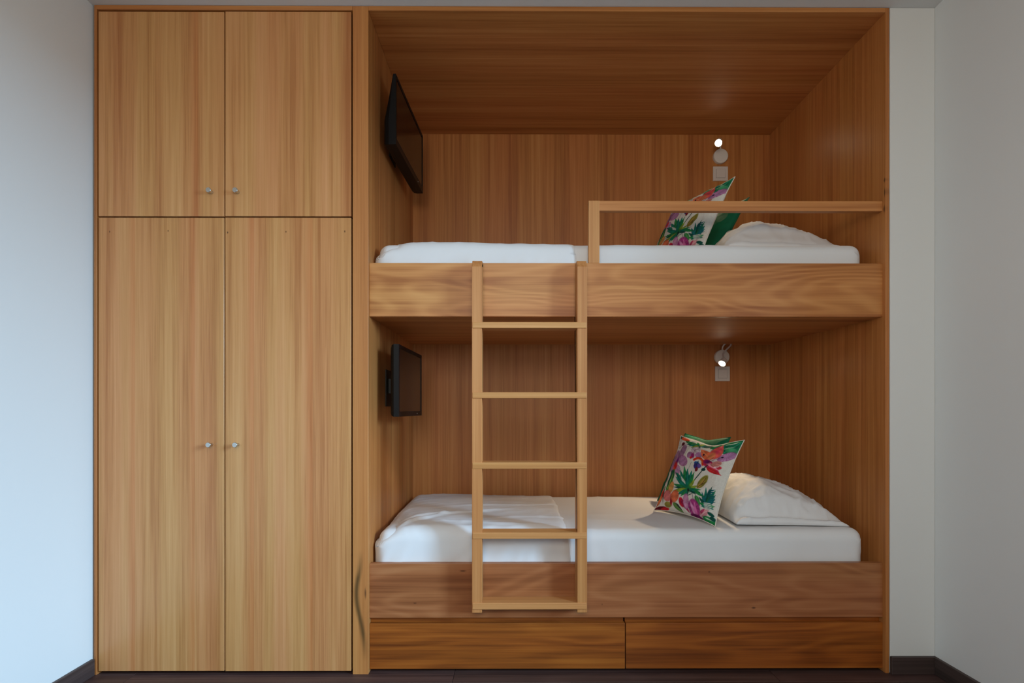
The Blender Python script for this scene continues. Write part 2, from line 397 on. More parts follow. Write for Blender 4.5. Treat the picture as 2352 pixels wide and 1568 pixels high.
# guard rail
rt = .026
zr1, zr0 = Z(461, YBD, .6), Z(484, YBD, .6)
xp0, xp1 = X(1352, YBD), X(1377, YBD)
gr = box('guard_rail', xp0, xnR, YBD, YBD+rt, zr0, zr1, rail_h, bunk, bev=.002, seg=2)
box('rail_post', xp0, xp1, YBD-.0006, YBD+rt, zU1, zr1+.0004, rail_v, gr, bev=.0015, seg=2)
# drawers under the lower berth
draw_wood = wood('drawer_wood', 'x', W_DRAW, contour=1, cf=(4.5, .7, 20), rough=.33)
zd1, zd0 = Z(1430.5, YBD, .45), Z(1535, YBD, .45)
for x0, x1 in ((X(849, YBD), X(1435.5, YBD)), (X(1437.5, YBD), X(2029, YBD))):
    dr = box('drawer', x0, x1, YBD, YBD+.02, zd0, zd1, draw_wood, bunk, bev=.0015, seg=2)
    box('finger_rail', x0, x1 - .004, YBD+.02, YBD+.036, zd0+.02, zL0-.0015, draw_wood, dr, bev=.0005)
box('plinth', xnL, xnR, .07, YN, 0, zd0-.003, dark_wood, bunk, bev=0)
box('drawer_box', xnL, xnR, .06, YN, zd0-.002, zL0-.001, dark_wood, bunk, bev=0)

# ------------------------------------------------------------------ ladder
YLF = -.060
ladder = empty('ladder', (X(1216, YLF), (YLF+YBD)/2, Z(1408, YLF)),
    'pale wooden five-step ladder hooked over the upper bed board', 'ladder')
zb = Z(1408, YLF); zk = Z(612, YLF); ztp = Z(598.5, YLF+.02)
yb = YBD-.001
hook_y = YBD+bt
for a, b2 in ((1084, 1107), (1326, 1348.5)):
    prof = [(YLF+.003, zb), (yb, zb), (yb, zU1+.0012), (hook_y+.001, zU1+.0012), (hook_y+.001, zU1-.05), (hook_y+.008, zU1-.05), (hook_y+.008, ztp-.006), (hook_y+.004, ztp),
            (YLF+.022, ztp), (YLF, zk), (YLF, zb+.003)]
    prism('stile', prof, X(a, YLF), X(b2, YLF), ladder_v, ladder, bev=.0012)
for y0, y1 in ((739.5, 753.5), (900.5, 914.5), (1061.5, 1076), (1222.5, 1237), (1384, 1399)):
    box('step', X(1085, YLF-.003), X(1347.5, YLF-.003), YLF-.003, yb-.003, Z(y1, YLF), Z(y0, YLF), ladder_h, ladder, bev=.0025, seg=2)

# ------------------------------------------------------------------ bedding
def slab(name, x0, x1, y0, y1, z0, z1, r, mat, disp, side=None, step=.014, parent=None, shell=0):
    """soft rounded block: a height field with rounded shoulders, then draped sides"""
    th = [math.pi/2*k/8 for k in range(9)]
    def axis(a, b):
        e = [r*(1-math.cos(t)) for t in th]
        n = max(2, int((b-a-2*r)/step))
        return [a+v for v in e]+[a+r+(b-a-2*r)*k/n for k in range(1, n)]+[b-v for v in e[::-1]]
    xs, ys = axis(x0, x1), axis(y0, y1)
    nx, ny = len(xs), len(ys)
    V = []; Fc = []
    for j in range(ny):
        for i in range(nx):
            x, y = xs[i], ys[j]
            ex = max(r-(x-x0), 0)-max(r-(x1-x), 0); ey = max(r-(y-y0), 0)-max(r-(y1-y), 0)
            e = math.hypot(ex, ey)
            if e > r: s = r/e; x += ex*(1-s); y += ey*(1-s); e = r
            z = z1-r+math.sqrt(max(r*r-e*e, 0))
            f = max(0, 1-(e/r)**4)
            V.append((x, y, z+disp(x, y)*(.35+.65*f)))
    for j in range(ny-1):
        for i in range(nx-1):
            Fc.append((j*nx+i, j*nx+i+1, (j+1)*nx+i+1, (j+1)*nx+i))
    ring = [i for i in range(nx)]+[j*nx+nx-1 for j in range(1, ny)]+[(ny-1)*nx+i for i in range(nx-2, -1, -1)]+[j*nx for j in range(ny-2, 0, -1)]
    prev = ring; K = 9
    cx, cy = (x0+x1)/2, (y0+y1)/2
    for k in range(1, K+1):
        cur = []
        for q in ring:
            x, y, z = V[q]
            t = k/K; zz = z+(z0-z)*t
            ox, oy = 0, 0
            if side:
                s = side(x, y, zz)*math.sin(min(1, t*1.6)*math.pi/2)
                if abs(y-y0) < r*.8: oy = -s
                elif abs(y-y1) < r*.8: oy = s*.3
                if abs(x-x0) < r*.8: ox = -s*.5
                elif abs(x-x1) < r*.8: ox = s*.5
            V.append((x+ox, y+oy, zz)); cur.append(len(V)-1)
        n = len(ring)
        for a in range(n): Fc.append((prev[a], cur[a], cur[(a+1) % n], prev[(a+1) % n]))
        prev = cur
    if not shell: Fc.append(tuple(prev[::-1]))
    me = bpy.data.meshes.new(name); me.from_pydata(V, [], Fc); me.update()
    bm = bmesh.new(); bm.from_mesh(me); bmesh.ops.remove_doubles(bm, verts=bm.verts, dist=1e-6); bmesh.ops.recalc_face_normals(bm, faces=bm.faces); bm.to_mesh(me); bm.free()
    o = link(name, me, mat, parent, True)
    if shell:
        m_ = o.modifiers.new('thickness', 'SOLIDIFY'); m_.thickness = shell; m_.offset = -1
    return o
nz = lambda x, y, z=0: noise.noise(Vector((x, y, z)))
def ridge(x, y, z=0):
    return 1-abs(noise.noise(Vector((x, y, z))))*2
def fold(x, y, xc, yc, ang, length, width, amp):
    """a single crease"""
    c, s = math.cos(ang), math.sin(ang); u = (x-xc)*c+(y-yc)*s; v = -(x-xc)*s+(y-yc)*c
    v += .01*math.sin(u*14)
    return amp*math.exp(-(v/width)**2)*math.exp(-(u/length)**4)
ZM_L, ZM_U = .572, 1.778
xmR = X(1984, .07)
def mat_disp(seed):
    def f(x, y):
        d = .0025*nz(x*3, y*4, seed)+.0012*nz(x*11, y*13, seed)
        d += .004*max(0, ridge(x*2.1+y*.8, y*4.2-x*.5, seed+4)-.82)*4*.5
        return d
    return f
def mat_side(seed):
    return lambda x, y, z: .0035*nz(x*7, z*5, seed)+.0065*max(0, ridge(x*15+z*6, z*4, seed+2)-.6)
mL = slab('mattress', xnL+.02, xmR, .058, YN-.034, .375, ZM_L, .045, sheet_mat, mat_disp(1), mat_side(2))
setp(mL, 'mattress under white sheet on the lower berth, lit by a warm lamp pool', 'mattress', 'mattresses of the two bunks')
mU = slab('mattress', xnL+.02, xmR, .066, YN-.034, zU0+.118, ZM_U, .045, sheet_mat, mat_disp(11), mat_side(12))
setp(mU, 'mattress under white sheet on the upper berth, behind the guard rail', 'mattress', 'mattresses of the two bunks')

def duvet(z, xr, seed, label, drop, fy):
    x0, y0, y1 = xnL+.003, fy, YN-.022
    th = .008
    def top(x, y):
        f = 0
        f += .004*nz(x*4, y*4, seed)+.002*nz(x*12, y*9, seed)
        f += fold(x, y, x0+.30, .35, .5, .28, .012, .010)+fold(x, y, x0+.62, .6, .15, .35, .010, .007)
        f += fold(x, y, x0+.18, .22, 1.0, .16, .010, .009)+fold(x, y, x0+.12, .16, .8, .12, .008, .007)
        f += fold(x, y, x0+.75, .3, .1, .3, .014, .006)+fold(x, y, x0+.5, .15, -.1, .25, .02, .006)
        f += .010*math.exp(-((x-x0-.25)/.25)**2)
        f -= .050*math.exp(-((x-x0)/.085)**2)*math.exp(-((y-.05)/.32)**2)+.006*math.exp(-((x-x0)/.05)**2)
        f += .0055*(ridge(x*22+y*15, (x-y)*4, seed+7)-.5)*math.exp(-((x-x0)/.22)**2)*math.exp(-((y-.05)/.35)**2)
        f += .004*max(0, ridge(x*9+y*6, y*12-x*5, seed+3)-.55)
        return f
    sd = lambda x, y, zz: .006*nz(x*6, zz*6, seed)+.007*max(0, ridge(x*14-zz*10, zz*3+x*2, seed+1)-.4)
    o = slab('duvet', x0, xr, y0, y1, z-drop, z+th, .055, duvet_mat, top, sd, step=.011, shell=.005)
    return setp(o, label, 'duvet', 'duvets at the foot of the bunks')
duvet(ZM_L, X(1319, .047), 3.0, 'crumpled white duvet spread over the foot half of the lower berth', .165, .048)
duvet(ZM_U-.004, X(1338, .047), 23.0, 'white duvet on the foot half of the upper berth above the ladder', .13, .057)

# ------------------------------------------------------------------ pillows
def pillow(name, cx, cy, z0, sx, sy, h, seed, label, ax=0.0, rotx=0.0, rotz=0.0):
    """sx across the bed axis, sy deep; short hemmed end at low y"""
    N1, N2 = 64, 80
    V = []; Fc = []
    def prof(a, b):
        t = max(0, 1-abs(a)**2.6)**.62*max(0, 1-abs(b)**3.2)**.60
        return t
    def pos(a, b, s):
        hem = -.93
        x = a*sx/2*(1-.05*(1-b*b))
        y = b*sy/2*(1-.03*(1-a*a))
        t = prof(a, max(b, -1))
        if b < -.80:  # flat hem band
            t = max(t*((b+1)/.2*.75+.25), .15*max(0, 1-abs(a)**14))
        t = max(t, .035*max(0, 1-abs(a)**10)*max(0, 1-max(0, b)**10))
        t *= 1-.30*max(0, a+.25)
        if s > 0:
            z = h*.94*t
            z += .004*nz(a*4+seed, b*5, seed)*t*2
            wr = max(0, ridge(a*3.2+b*1.6+seed, b*5-a*1.2, seed)-.5)
            z += .022*wr*(1-t*.45)*min(1, t*3)
            wr2 = max(0, ridge(a*9-b*6+seed, b*7+a*4, seed+9)-.6)
            z += .008*wr2*min(1, t*3)
        else:
            z = -h*.06*t
        return x, y, z
    idx = {}
    zmin = 0
    for s in (1, -1):
        for j in range(N2+1):
            for i in range(N1+1):
                u = -1+2*i/N1; v = -1+2*j/N2
                a = math.sin(u*math.pi/2)*.5+u*.5; b = math.sin(v*math.pi/2)*.5+v*.5
                edge = i in (0, N1) or j in (0, N2)
                if s < 0 and edge: idx[(s, i, j)] = idx[(1, i, j)]; continue
                x, y, z = pos(a, b, s)
                if edge: z = 0
                idx[(s, i, j)] = len(V); V.append([x, y, z])
        for j in range(N2):
            for i in range(N1):
                q = (idx[(s, i, j)], idx[(s, i+1, j)], idx[(s, i+1, j+1)], idx[(s, i, j+1)])
                Fc.append(q if s > 0 else q[::-1])
    c, sn = math.cos(rotz), math.sin(rotz)
    zm = min(v[2] for v in V)
    P = []
    for x, y, z in V:
        z -= zm
        # tilt so the head side rests low
        x2 = x*math.cos(ax)+z*math.sin(ax); z2 = -x*math.sin(ax)+z*math.cos(ax)
        y2 = y
        P.append((cx+x2*c-y2*sn, cy+x2*sn+y2*c, z2))
    zmn = min(p[2] for p in P)
    P = [(p[0], p[1], p[2]-zmn+z0) for p in P]
    me = bpy.data.meshes.new(name); me.from_pydata(P, [], Fc); me.update()
    o = link(name, me, sheet_mat, None, True)
    return setp(o, label, 'pillow', 'white sleeping pillows')
xpl = (X(1692, .11)+X(1953, .11))/2; wpl = X(1953, .11)-X(1692, .11)
pillow('pillow', xpl, .11+.33, ZM_L-.002, wpl, .66, .185, 2.0, 'plump white pillow at the head of the lower berth', ax=0.02)
pillow('pillow', xpl+.01, .17+.33, ZM_U-.002, wpl+.06, .66, .195, 5.0, 'plump white pillow at the head of the upper berth behind the rail', ax=0.02)

# ------------------------------------------------------------------ scatter cushions
ART = ((430, 155), (1400, 285), (1020, 1445), (135, 1215))    # design sheet corners TL TR BR BL
def paint(u, v):
    """the printed tropical pattern; u,v arrays 0..1 (v up). Returns linear rgb"""
    tl, tr, br, bl = [np.array(p, float) for p in ART]
    gx = (1-u)*v*tl[0]+u*v*tr[0]+u*(1-v)*br[0]+(1-u)*(1-v)*bl[0]
    gy = (1-u)*v*tl[1]+u*v*tr[1]+u*(1-v)*br[1]+(1-u)*(1-v)*bl[1]
    rs = np.random.RandomState(4)
    C = np.empty(u.shape+(3,)); C[...] = (208, 205, 196)
    ph = np.sin(gx*.031+np.sin(gy*.023)*2)*np.sin(gy*.037+np.sin(gx*.019)*2)
    def put(m, col, jit=.13):
        c = np.array(col, float)*.9; k = (1+jit*ph)[..., None]
        C[:] = C*(1-m[..., None])+np.clip(c*k, 0, 255)*m[..., None]
    def ell(cx, cy, rx, ry, ang, col, soft=.18, a=1.0, jit=.13, vein=None):
        rx, ry = rx*1.28, ry*1.24
        c, s = math.cos(math.radians(ang)), math.sin(math.radians(ang))
        X_ = (gx-cx)*c+(gy-cy)*s; Y_ = -(gx-cx)*s+(gy-cy)*c
        d = np.sqrt((X_/rx)**2+(Y_/ry)**2)
        m = np.clip((1-d)/soft, 0, 1)*a
        put(m, col, jit)
        if vein is not None:
            w_ = np.clip(1-np.abs(np.sin(np.arctan2(Y_/ry, X_/rx)*7)), 0, 1)**2*m*.5
            put(w_, vein, 0)
            rim = np.clip(1-np.abs(d-.9)/.12, 0, 1)*.35
            put(rim, vein, 0)
    def leaf(x0, y0, x1, y1, w_, col, a=1.0, vein=True, tip=1.0):
        dx, dy = x1-x0, y1-y0; L_ = math.hypot(dx, dy)
        t = ((gx-x0)*dx+(gy-y0)*dy)/L_**2; n = np.abs(-(gx-x0)*dy+(gy-y0)*dx)/L_
        wd = w_*1.5*np.sin(np.clip(t, 0, 1)**.7*math.pi)**.8+1e-3
        m = np.clip((wd-n)/4, 0, 1)*((t > 0) & (t < 1))*a
        put(m, col)
        if vein:
            mv = np.clip((w_*.16-n)/3, 0, 1)*((t > .05) & (t < .9))*.6
            put(mv, [min(255, c*1.5+30) for c in col], 0)
    def stroke(pts, w_, col, a=1.0):
        for (x0, y0), (x1, y1) in zip(pts, pts[1:]):
            dx, dy = x1-x0, y1-y0; L2 = dx*dx+dy*dy+1e-6
            t = np.clip(((gx-x0)*dx+(gy-y0)*dy)/L2, 0, 1)
            d = np.hypot(gx-x0-t*dx, gy-y0-t*dy)
            put(np.clip((w_-d)/4, 0, 1)*a, col, .08)
    TEAL, GRN, DGR, LIM = (10, 116, 96), (26, 128, 66), (4, 78, 66), (132, 158, 52)
    LIL, MAG, RED, ORA = (178, 132, 172), (158, 34, 110), (206, 36, 40), (236, 112, 70)
    # top edge fronds
    for k, (ex, ey) in enumerate([(600, 240), (590, 290), (640, 310), (700, 340), (980, 250), (1040, 260), (1080, 300), (900, 230), (760, 225), (860, 340)]):
        leaf(820, 285, ex, ey, 15, (GRN, DGR, TEAL, LIM)[k % 4])
    leaf(560, 230, 760, 300, 16, GRN); leaf(900, 300, 1080, 290, 16, DGR); leaf(1000, 330, 1200, 300, 26, GRN)
    ell(450, 165, 34, 36, 0, DGR); ell(540, 205, 80, 22, 12, (232, 88, 44)); ell(530, 285, 26, 26, 0, (96, 16, 36)); stroke([(440, 340), (470, 350), (520, 300)], 5, (60, 40, 50))
    # large orchid left
    ell(430, 490, 56, 92, 20, (186, 146, 176), vein=MAG); ell(552, 415, 48, 105, 22, (172, 128, 158), vein=(120, 60, 110))
    ell(595, 560, 62, 92, -50, LIL, vein=MAG); ell(390, 620, 60, 74, 15, (184, 138, 178), vein=(140, 50, 120)); ell(515, 700, 44, 74, -20, (188, 150, 186), vein=MAG)
    ell(480, 560, 28, 66, 12, (110, 30, 110), .6); ell(455, 630, 38, 62, 10, RED, .4); ell(440, 670, 26, 44, -15, (226, 60, 40), .5)
    # small orchid
    ell(795, 372, 62, 50, -10, (206, 196, 196), vein=(150, 90, 140)); ell(712, 468, 42, 46, 10, LIL, vein=MAG); ell(865, 462, 50, 44, 0, LIL, vein=MAG)
    ell(765, 478, 30, 48, -10, MAG, .5); ell(742, 515, 22, 22, 0, RED, .5); stroke([(765, 440), (780, 370), (840, 350)], 5, (110, 40, 80))
    stroke([(765, 590), (735, 660), (720, 720)], 4, (90, 90, 80)); stroke([(800, 400), (700, 330), (620, 320)], 4, (90, 110, 90), .7)
    # corner foliage and lily
    ell(1290, 355, 130, 88, 0, GRN); leaf(1190, 480, 1390, 300, 46, (20, 118, 82)); leaf(1030, 400, 1250, 320, 32, TEAL); ell(1280, 440, 60, 40, 30, (70, 160, 110))
    leaf(1010, 440, 1110, 360, 14, (222, 224, 214), vein=False); leaf(1200, 330, 1380, 310, 8, (190, 220, 190), vein=False); leaf(1190, 400, 1330, 380, 7, (160, 205, 170), vein=False)
    leaf(1050, 560, 880, 350, 46, ORA); leaf(1070, 560, 1165, 300, 58, (236, 92, 86)); leaf(1080, 520, 1180, 330, 22, (238, 70, 96), vein=False)
    ell(1060, 505, 50, 66, 30, (228, 128, 84), .4); ell(1235, 535, 92, 46, -28, (186, 138, 180), vein=MAG)
    stroke([(800, 548), (850, 522), (900, 530), (935, 575), (945, 640)], 22, (226, 62, 30)); stroke([(860, 535), (905, 552), (935, 600)], 8, (240, 120, 50))
    leaf(950, 560, 1170, 800, 40, (196, 40, 84)); leaf(1000, 700, 1180, 800, 22, RED); ell(1130, 700, 50, 26, -10, (214, 50, 70)); leaf(970, 590, 1160, 740, 16, (236, 150, 170), vein=False)
    ell(1120, 640, 60, 34, -20, (206, 130, 120)); ell(1000, 595, 44, 34, 10, (110, 24, 92), .5)
    for ex, ey in ((1150, 570), (1130, 600), (1160, 630), (1090, 530), (1190, 540), (1100, 690)): stroke([(1010, 600), (ex, ey)], 4, (92, 22, 72))
    ell(1195, 540, 14, 12, 0, (40, 14, 50)); ell(940, 462, 12, 18, 0, (50, 20, 40)); stroke([(1100, 690), (1150, 680)], 8, (250, 240, 236))
    # little blue flower
    ell(850, 620, 44, 30, 40, (40, 90, 160)); ell(875, 660, 40, 34, 0, (104, 74, 160)); ell(835, 655, 26, 44, 0, (60, 50, 130)); ell(852, 715, 20, 32, 10, (130, 26, 40)); stroke([(870, 575), (845, 640)], 8, (14, 60, 90))
    # stem
    stroke([(815, 900), (900, 790), (950, 725), (1010, 650)], 9, (40, 66, 60)); ell(955, 720, 26, 22, 0, (10, 60, 60))
    # leaves around the fan palm
    ell(400, 840, 52, 148, 14, (58, 128, 52)); ell(378, 800, 20, 110, 12, DGR); ell(430, 760, 26, 60, 16, (18, 96, 60)); leaf(360, 980, 440, 720, 10, (150, 190, 90), vein=False)
    rays = [(480, 720, 20, DGR), (520, 740, 22, TEAL), (570, 700, 24, TEAL), (640, 640, 26, GRN), (600, 800, 18, (220, 226, 214)), (705, 690, 26, TEAL), (780, 725, 24, TEAL), (825, 745, 20, GRN), (840, 860, 18, LIM),
            (500, 800, 22, TEAL), (470, 910, 20, GRN), (480, 960, 14, DGR), (470, 1020, 22, LIM), (540, 1085, 18, TEAL), (600, 1110, 16, GRN), (660, 1130, 14, TEAL), (880, 960, 18, LIM), (930, 1020, 16, GRN), (920, 1060, 20, TEAL), (860, 1090, 12, DGR)]
    for ex, ey, w_, c in rays: leaf(732, 1020, ex, ey, w_, c)
    ell(732, 1010, 46, 60, 0, (18, 116, 70), .7); ell(732, 1024, 14, 22, 0, (6, 40, 36)); stroke([(730, 1040), (710, 1105), (780, 1080)], 7, (30, 40, 44))
    ell(945, 905, 38, 104, 38, (128, 122, 44)); leaf(880, 990, 1000, 830, 16, (172, 140, 60)); stroke([(870, 990), (940, 930), (990, 850)], 5, (70, 30, 20)); stroke([(900, 960), (1005, 900)], 4, (70, 36, 20))
    # fern lower right
    for k, (ex, ey) in enumerate([(990, 970), (1035, 985), (1070, 950), (1105, 1000), (1100, 1060), (1090, 1110), (1060, 1160), (1070, 1210), (1050, 1250), (930, 1040), (880, 1110), (870, 1190), (900, 1240)]):
        leaf(960, 1230, ex, ey, 15, (TEAL, (14, 104, 110), DGR, GRN)[k % 4])
    for k in range(7): leaf(990+k*4, 1190-k*26, 1090+k*3, 1150-k*26, 7, (12, 96, 104), vein=False)
    for k in range(5): leaf(930, 1190+k*14, 1060, 1190+k*26, 6, (214, 222, 214), vein=False)
    leaf(840, 1100, 880, 1240, 22, (60, 140, 70)); leaf(820, 1030, 960, 1120, 16, GRN)
    stroke([(790, 1060), (800, 1150)], 5, (50, 80, 80)); stroke([(830, 1060), (840, 1140)], 5, (50, 80, 80))
    # orange orchid lower left
    ell(438, 955, 42, 72, 10, (236, 172, 92), vein=(200, 110, 60)); ell(372, 1070, 56, 74, -25, (222, 132, 130), vein=RED); ell(500, 1100, 58, 78, 30, (232, 122, 78), vein=(190, 60, 50))
    ell(380, 1200, 52, 34, 20, (150, 140, 60)); ell(436, 1170, 20, 52, 0, (150, 24, 40), .5)
    leaf(470, 1190, 600, 1330, 26, (90, 132, 66)); leaf(520, 1200, 590, 1300, 10, (50, 60, 60))
    # left edge
    for a_, b_, c in (((270, 930), (160, 1200), (222, 70, 40)), ((300, 960), (210, 1180), (196, 40, 36)), ((250, 1040), (190, 1170), (240, 140, 70))): leaf(*a_, *b_, 20, c)
    leaf(300, 930, 290, 1180, 9, (50, 70, 60)); ell(225, 1225, 105, 28, 8, (110, 10, 26)); ell(310, 1245, 60, 18, 8, (206, 30, 40)); ell(285, 925, 18, 14, 0, (110, 130, 60)); ell(290, 820, 20, 60, 10, (206, 190, 196))
    # buds at the bottom
    ell(605, 1190, 34, 62, -14, (206, 26, 60)); leaf(600, 1150, 700, 1340, 18, (170, 26, 80)); ell(680, 1180, 38, 92, 8, (212, 156, 192), vein=MAG)
    ell(785, 1270, 70, 104, 6, (178, 62, 136), vein=(110, 20, 90)); leaf(790, 1380, 745, 1170, 18, (226, 150, 200), vein=False); leaf(790, 1380, 810, 1180, 14, (214, 110, 170), vein=False)
    ell(785, 1375, 80, 26, 14, (110, 14, 84)); leaf(850, 1360, 990, 1270, 26, (226, 150, 160)); leaf(860, 1330, 940, 1260, 12, (180, 60, 100)); ell(1000, 1320, 34, 20, 20, DGR); ell(960, 1400, 76, 42, 14, GRN); leaf(900, 1370, 1030, 1400, 7, (190, 220, 190), vein=False)
    ell(1010, 1370, 30, 24, 0, DGR)
    n = rs.rand(*u.shape)
    C *= (.97+.06*n)[..., None]
    c = np.clip(C/255, 0, 1)
    return np.where(c <= .04045, c/12.92, ((c+.055)/1.055)**2.4)

def cushion_mesh(name, size, thick, N, printed, pinch=.075, seed=1.0, dent=0.0):
    """two skins joined on the seam; local x right, y up, z towards the viewer. Returns mesh and seam points"""
    g = np.linspace(-1, 1, N+1)
    V = []; Fc = []; cols = []
    A, B = np.meshgrid(g, g)
    PX = A*size/2*(1-pinch*(1-B**2)**.9); PY = B*size/2*(1-pinch*(1-A**2)**.9)
    tk = (np.clip(1-np.abs(A)**2.4, 0, 1)**.62)*(np.clip(1-np.abs(B)**2.4, 0, 1)**.62)
    Nz = np.zeros_like(A)
    for j in range(0, N+1):
        for i in range(0, N+1):
            a, b = A[j, i], B[j, i]
            Nz[j, i] = .003*noise.noise(Vector((a*2.5, b*2.5, seed)))+.0035*max(0, 1-abs(noise.noise(Vector((a*5+seed, b*4, seed))))*3)*(1-tk[j, i]*.6)
    # top edge sag between the two upper corners
    PY = PY-dent*size*np.clip(B, 0, 1)**2*np.exp(-((A-.15)/.42)**2)
    top = np.stack([PX, PY, tk*thick/2+Nz*np.minimum(1, tk*4)], -1)
    bot = np.stack([PX, PY, -tk*thick/2], -1)
    n1 = N+1
    idt = np.arange(n1*n1).reshape(n1, n1)
    V = list(map(tuple, top.reshape(-1, 3)))
    step = 4 if N % 4 == 0 else 1
    idb = {}
    for j in range(0, n1):
        for i in range(0, n1):
            if i in (0, N) or j in (0, N): idb[(j, i)] = int(idt[j, i])
    for j in range(1, N):
        for i in range(1, N):
            idb[(j, i)] = len(V); V.append(tuple(bot[j, i]))
    F1 = []
    for j in range(N):
        for i in range(N): F1.append((int(idt[j, i]), int(idt[j, i+1]), int(idt[j+1, i+1]), int(idt[j+1, i])))
    for j in range(N):
        for i in range(N): F1.append((idb[(j, i)], idb[(j+1, i)], idb[(j+1, i+1)], idb[(j, i+1)]))
    me = bpy.data.meshes.new(name); me.from_pydata([tuple(float(c) for c in v) for v in V], [], F1); me.update()
    me.polygons.foreach_set('use_smooth', [True]*len(me.polygons))
    if printed:
        col = np.empty((len(V), 4), 'f'); col[:] = (.66, .63, .56, 1)
        c = paint((A+1)/2, (B+1)/2)
        col[:n1*n1, :3] = c.reshape(-1, 3)
        at = me.color_attributes.new('print', 'FLOAT_COLOR', 'POINT'); at.data.foreach_set('color', col.ravel())
        mi = [0]*(N*N)+[1]*(N*N); me.polygons.foreach_set('material_index', mi)
    st_ = 4
    ring = [top[0, i] for i in range(0, N, st_)]+[top[j, N] for j in range(0, N, st_)]+[top[N, i] for i in range(N, 0, -st_)]+[top[j, 0] for j in range(N, 0, -st_)]
    return me, ring
pm = bpy.data.materials.new('tropical_print_cotton'); pm.use_nodes = True
nt = pm.node_tree; at = nt.nodes.new('ShaderNodeAttribute'); at.attribute_name = 'print'
nt.links.new(at.outputs['Color'], nt.nodes['Principled BSDF'].inputs['Base Color']); nt.nodes['Principled BSDF'].inputs['Roughness'].default_value = .85
nt.nodes['Principled BSDF'].inputs['Specular IOR Level'].default_value = .25

def place_cushion(me, ring, seam, mats, BL, BR, z0, lean, size, roll=0.0, label='', name='cushion', group=None, lift=0.0):
    """BL, BR: (x, y) of the lower corners on the bed; lean in degrees away from the viewer"""
    BLv = Vector((BL[0], BL[1], z0)); BRv = Vector((BR[0], BR[1], z0))
    ex = (BRv-BLv).normalized(); nb = Vector((-ex.y, ex.x, 0))     # nb points to the pillow
    if nb.x < 0: nb = -nb
    l = math.radians(lean); up = Vector((0, 0, math.cos(l)))+nb*math.sin(l)
    nf = ex.cross(up)
    M = Matrix((ex, up, nf)).transposed().to_4x4()
    mid = (BLv+BRv)/2+up*size/2+Vector((0, 0, lift))
    M = Matrix.Translation(mid) @ M @ Matrix.Rotation(math.radians(roll), 4, 'Z')
    o = bpy.data.objects.new(name, me); COL.objects.link(o)
    if not me.materials:
        for m_ in mats: me.materials.append(m_)
    o.matrix_world = M
    setp(o, label, 'cushion', group)
    if ring is not None:
        p = tube('piping', [tuple(float(c) for c in q) for q in ring], .0022, seam, None, seg=6, closed=True, sub=1)
        p.parent = o       # ring is in cushion space already
    return o
CS = .405
fm, fring = cushion_mesh('floral_cushion', CS, .095, 200, True, dent=.05, pinch=.10)
fm2, fring2 = cushion_mesh('floral_cushion', CS, .10, 200, True, seed=3.0, dent=.0, pinch=.09)
gm, gring = cushion_mesh('green_cushion', CS, .11, 48, False, seed=2.0, dent=.03)
place_cushion(fm, fring, seam_mat, [pm, seam_mat], (.706, .487), (.874, .111), ZM_L+.004, 25, CS,
    label='white cushion with tropical flower and palm print on the lower berth', name='floral_cushion', group='tropical print cushions')
place_cushion(fm2, fring2, seam_mat, [pm, seam_mat], (.674, .55), (.845, .171), ZM_U+.002, 28, CS,
    label='tropical print cushion on the upper berth, partly hidden by the guard rail', name='floral_cushion', group='tropical print cushions')
place_cushion(gm, gring, green_fab, [green_fab], (.800, .770), (.895, .375), ZM_L+.004, 25, CS,
    label='emerald green cushion behind the floral cushion on the lower berth', name='green_cushion', group='emerald green cushions')
place_cushion(gm, gring, green_fab, [green_fab], (.80, .73), (.967, .36), ZM_U+.004, 33, CS,
    label='emerald green cushion behind the floral cushion on the upper berth', name='green_cushion', group='emerald green cushions')

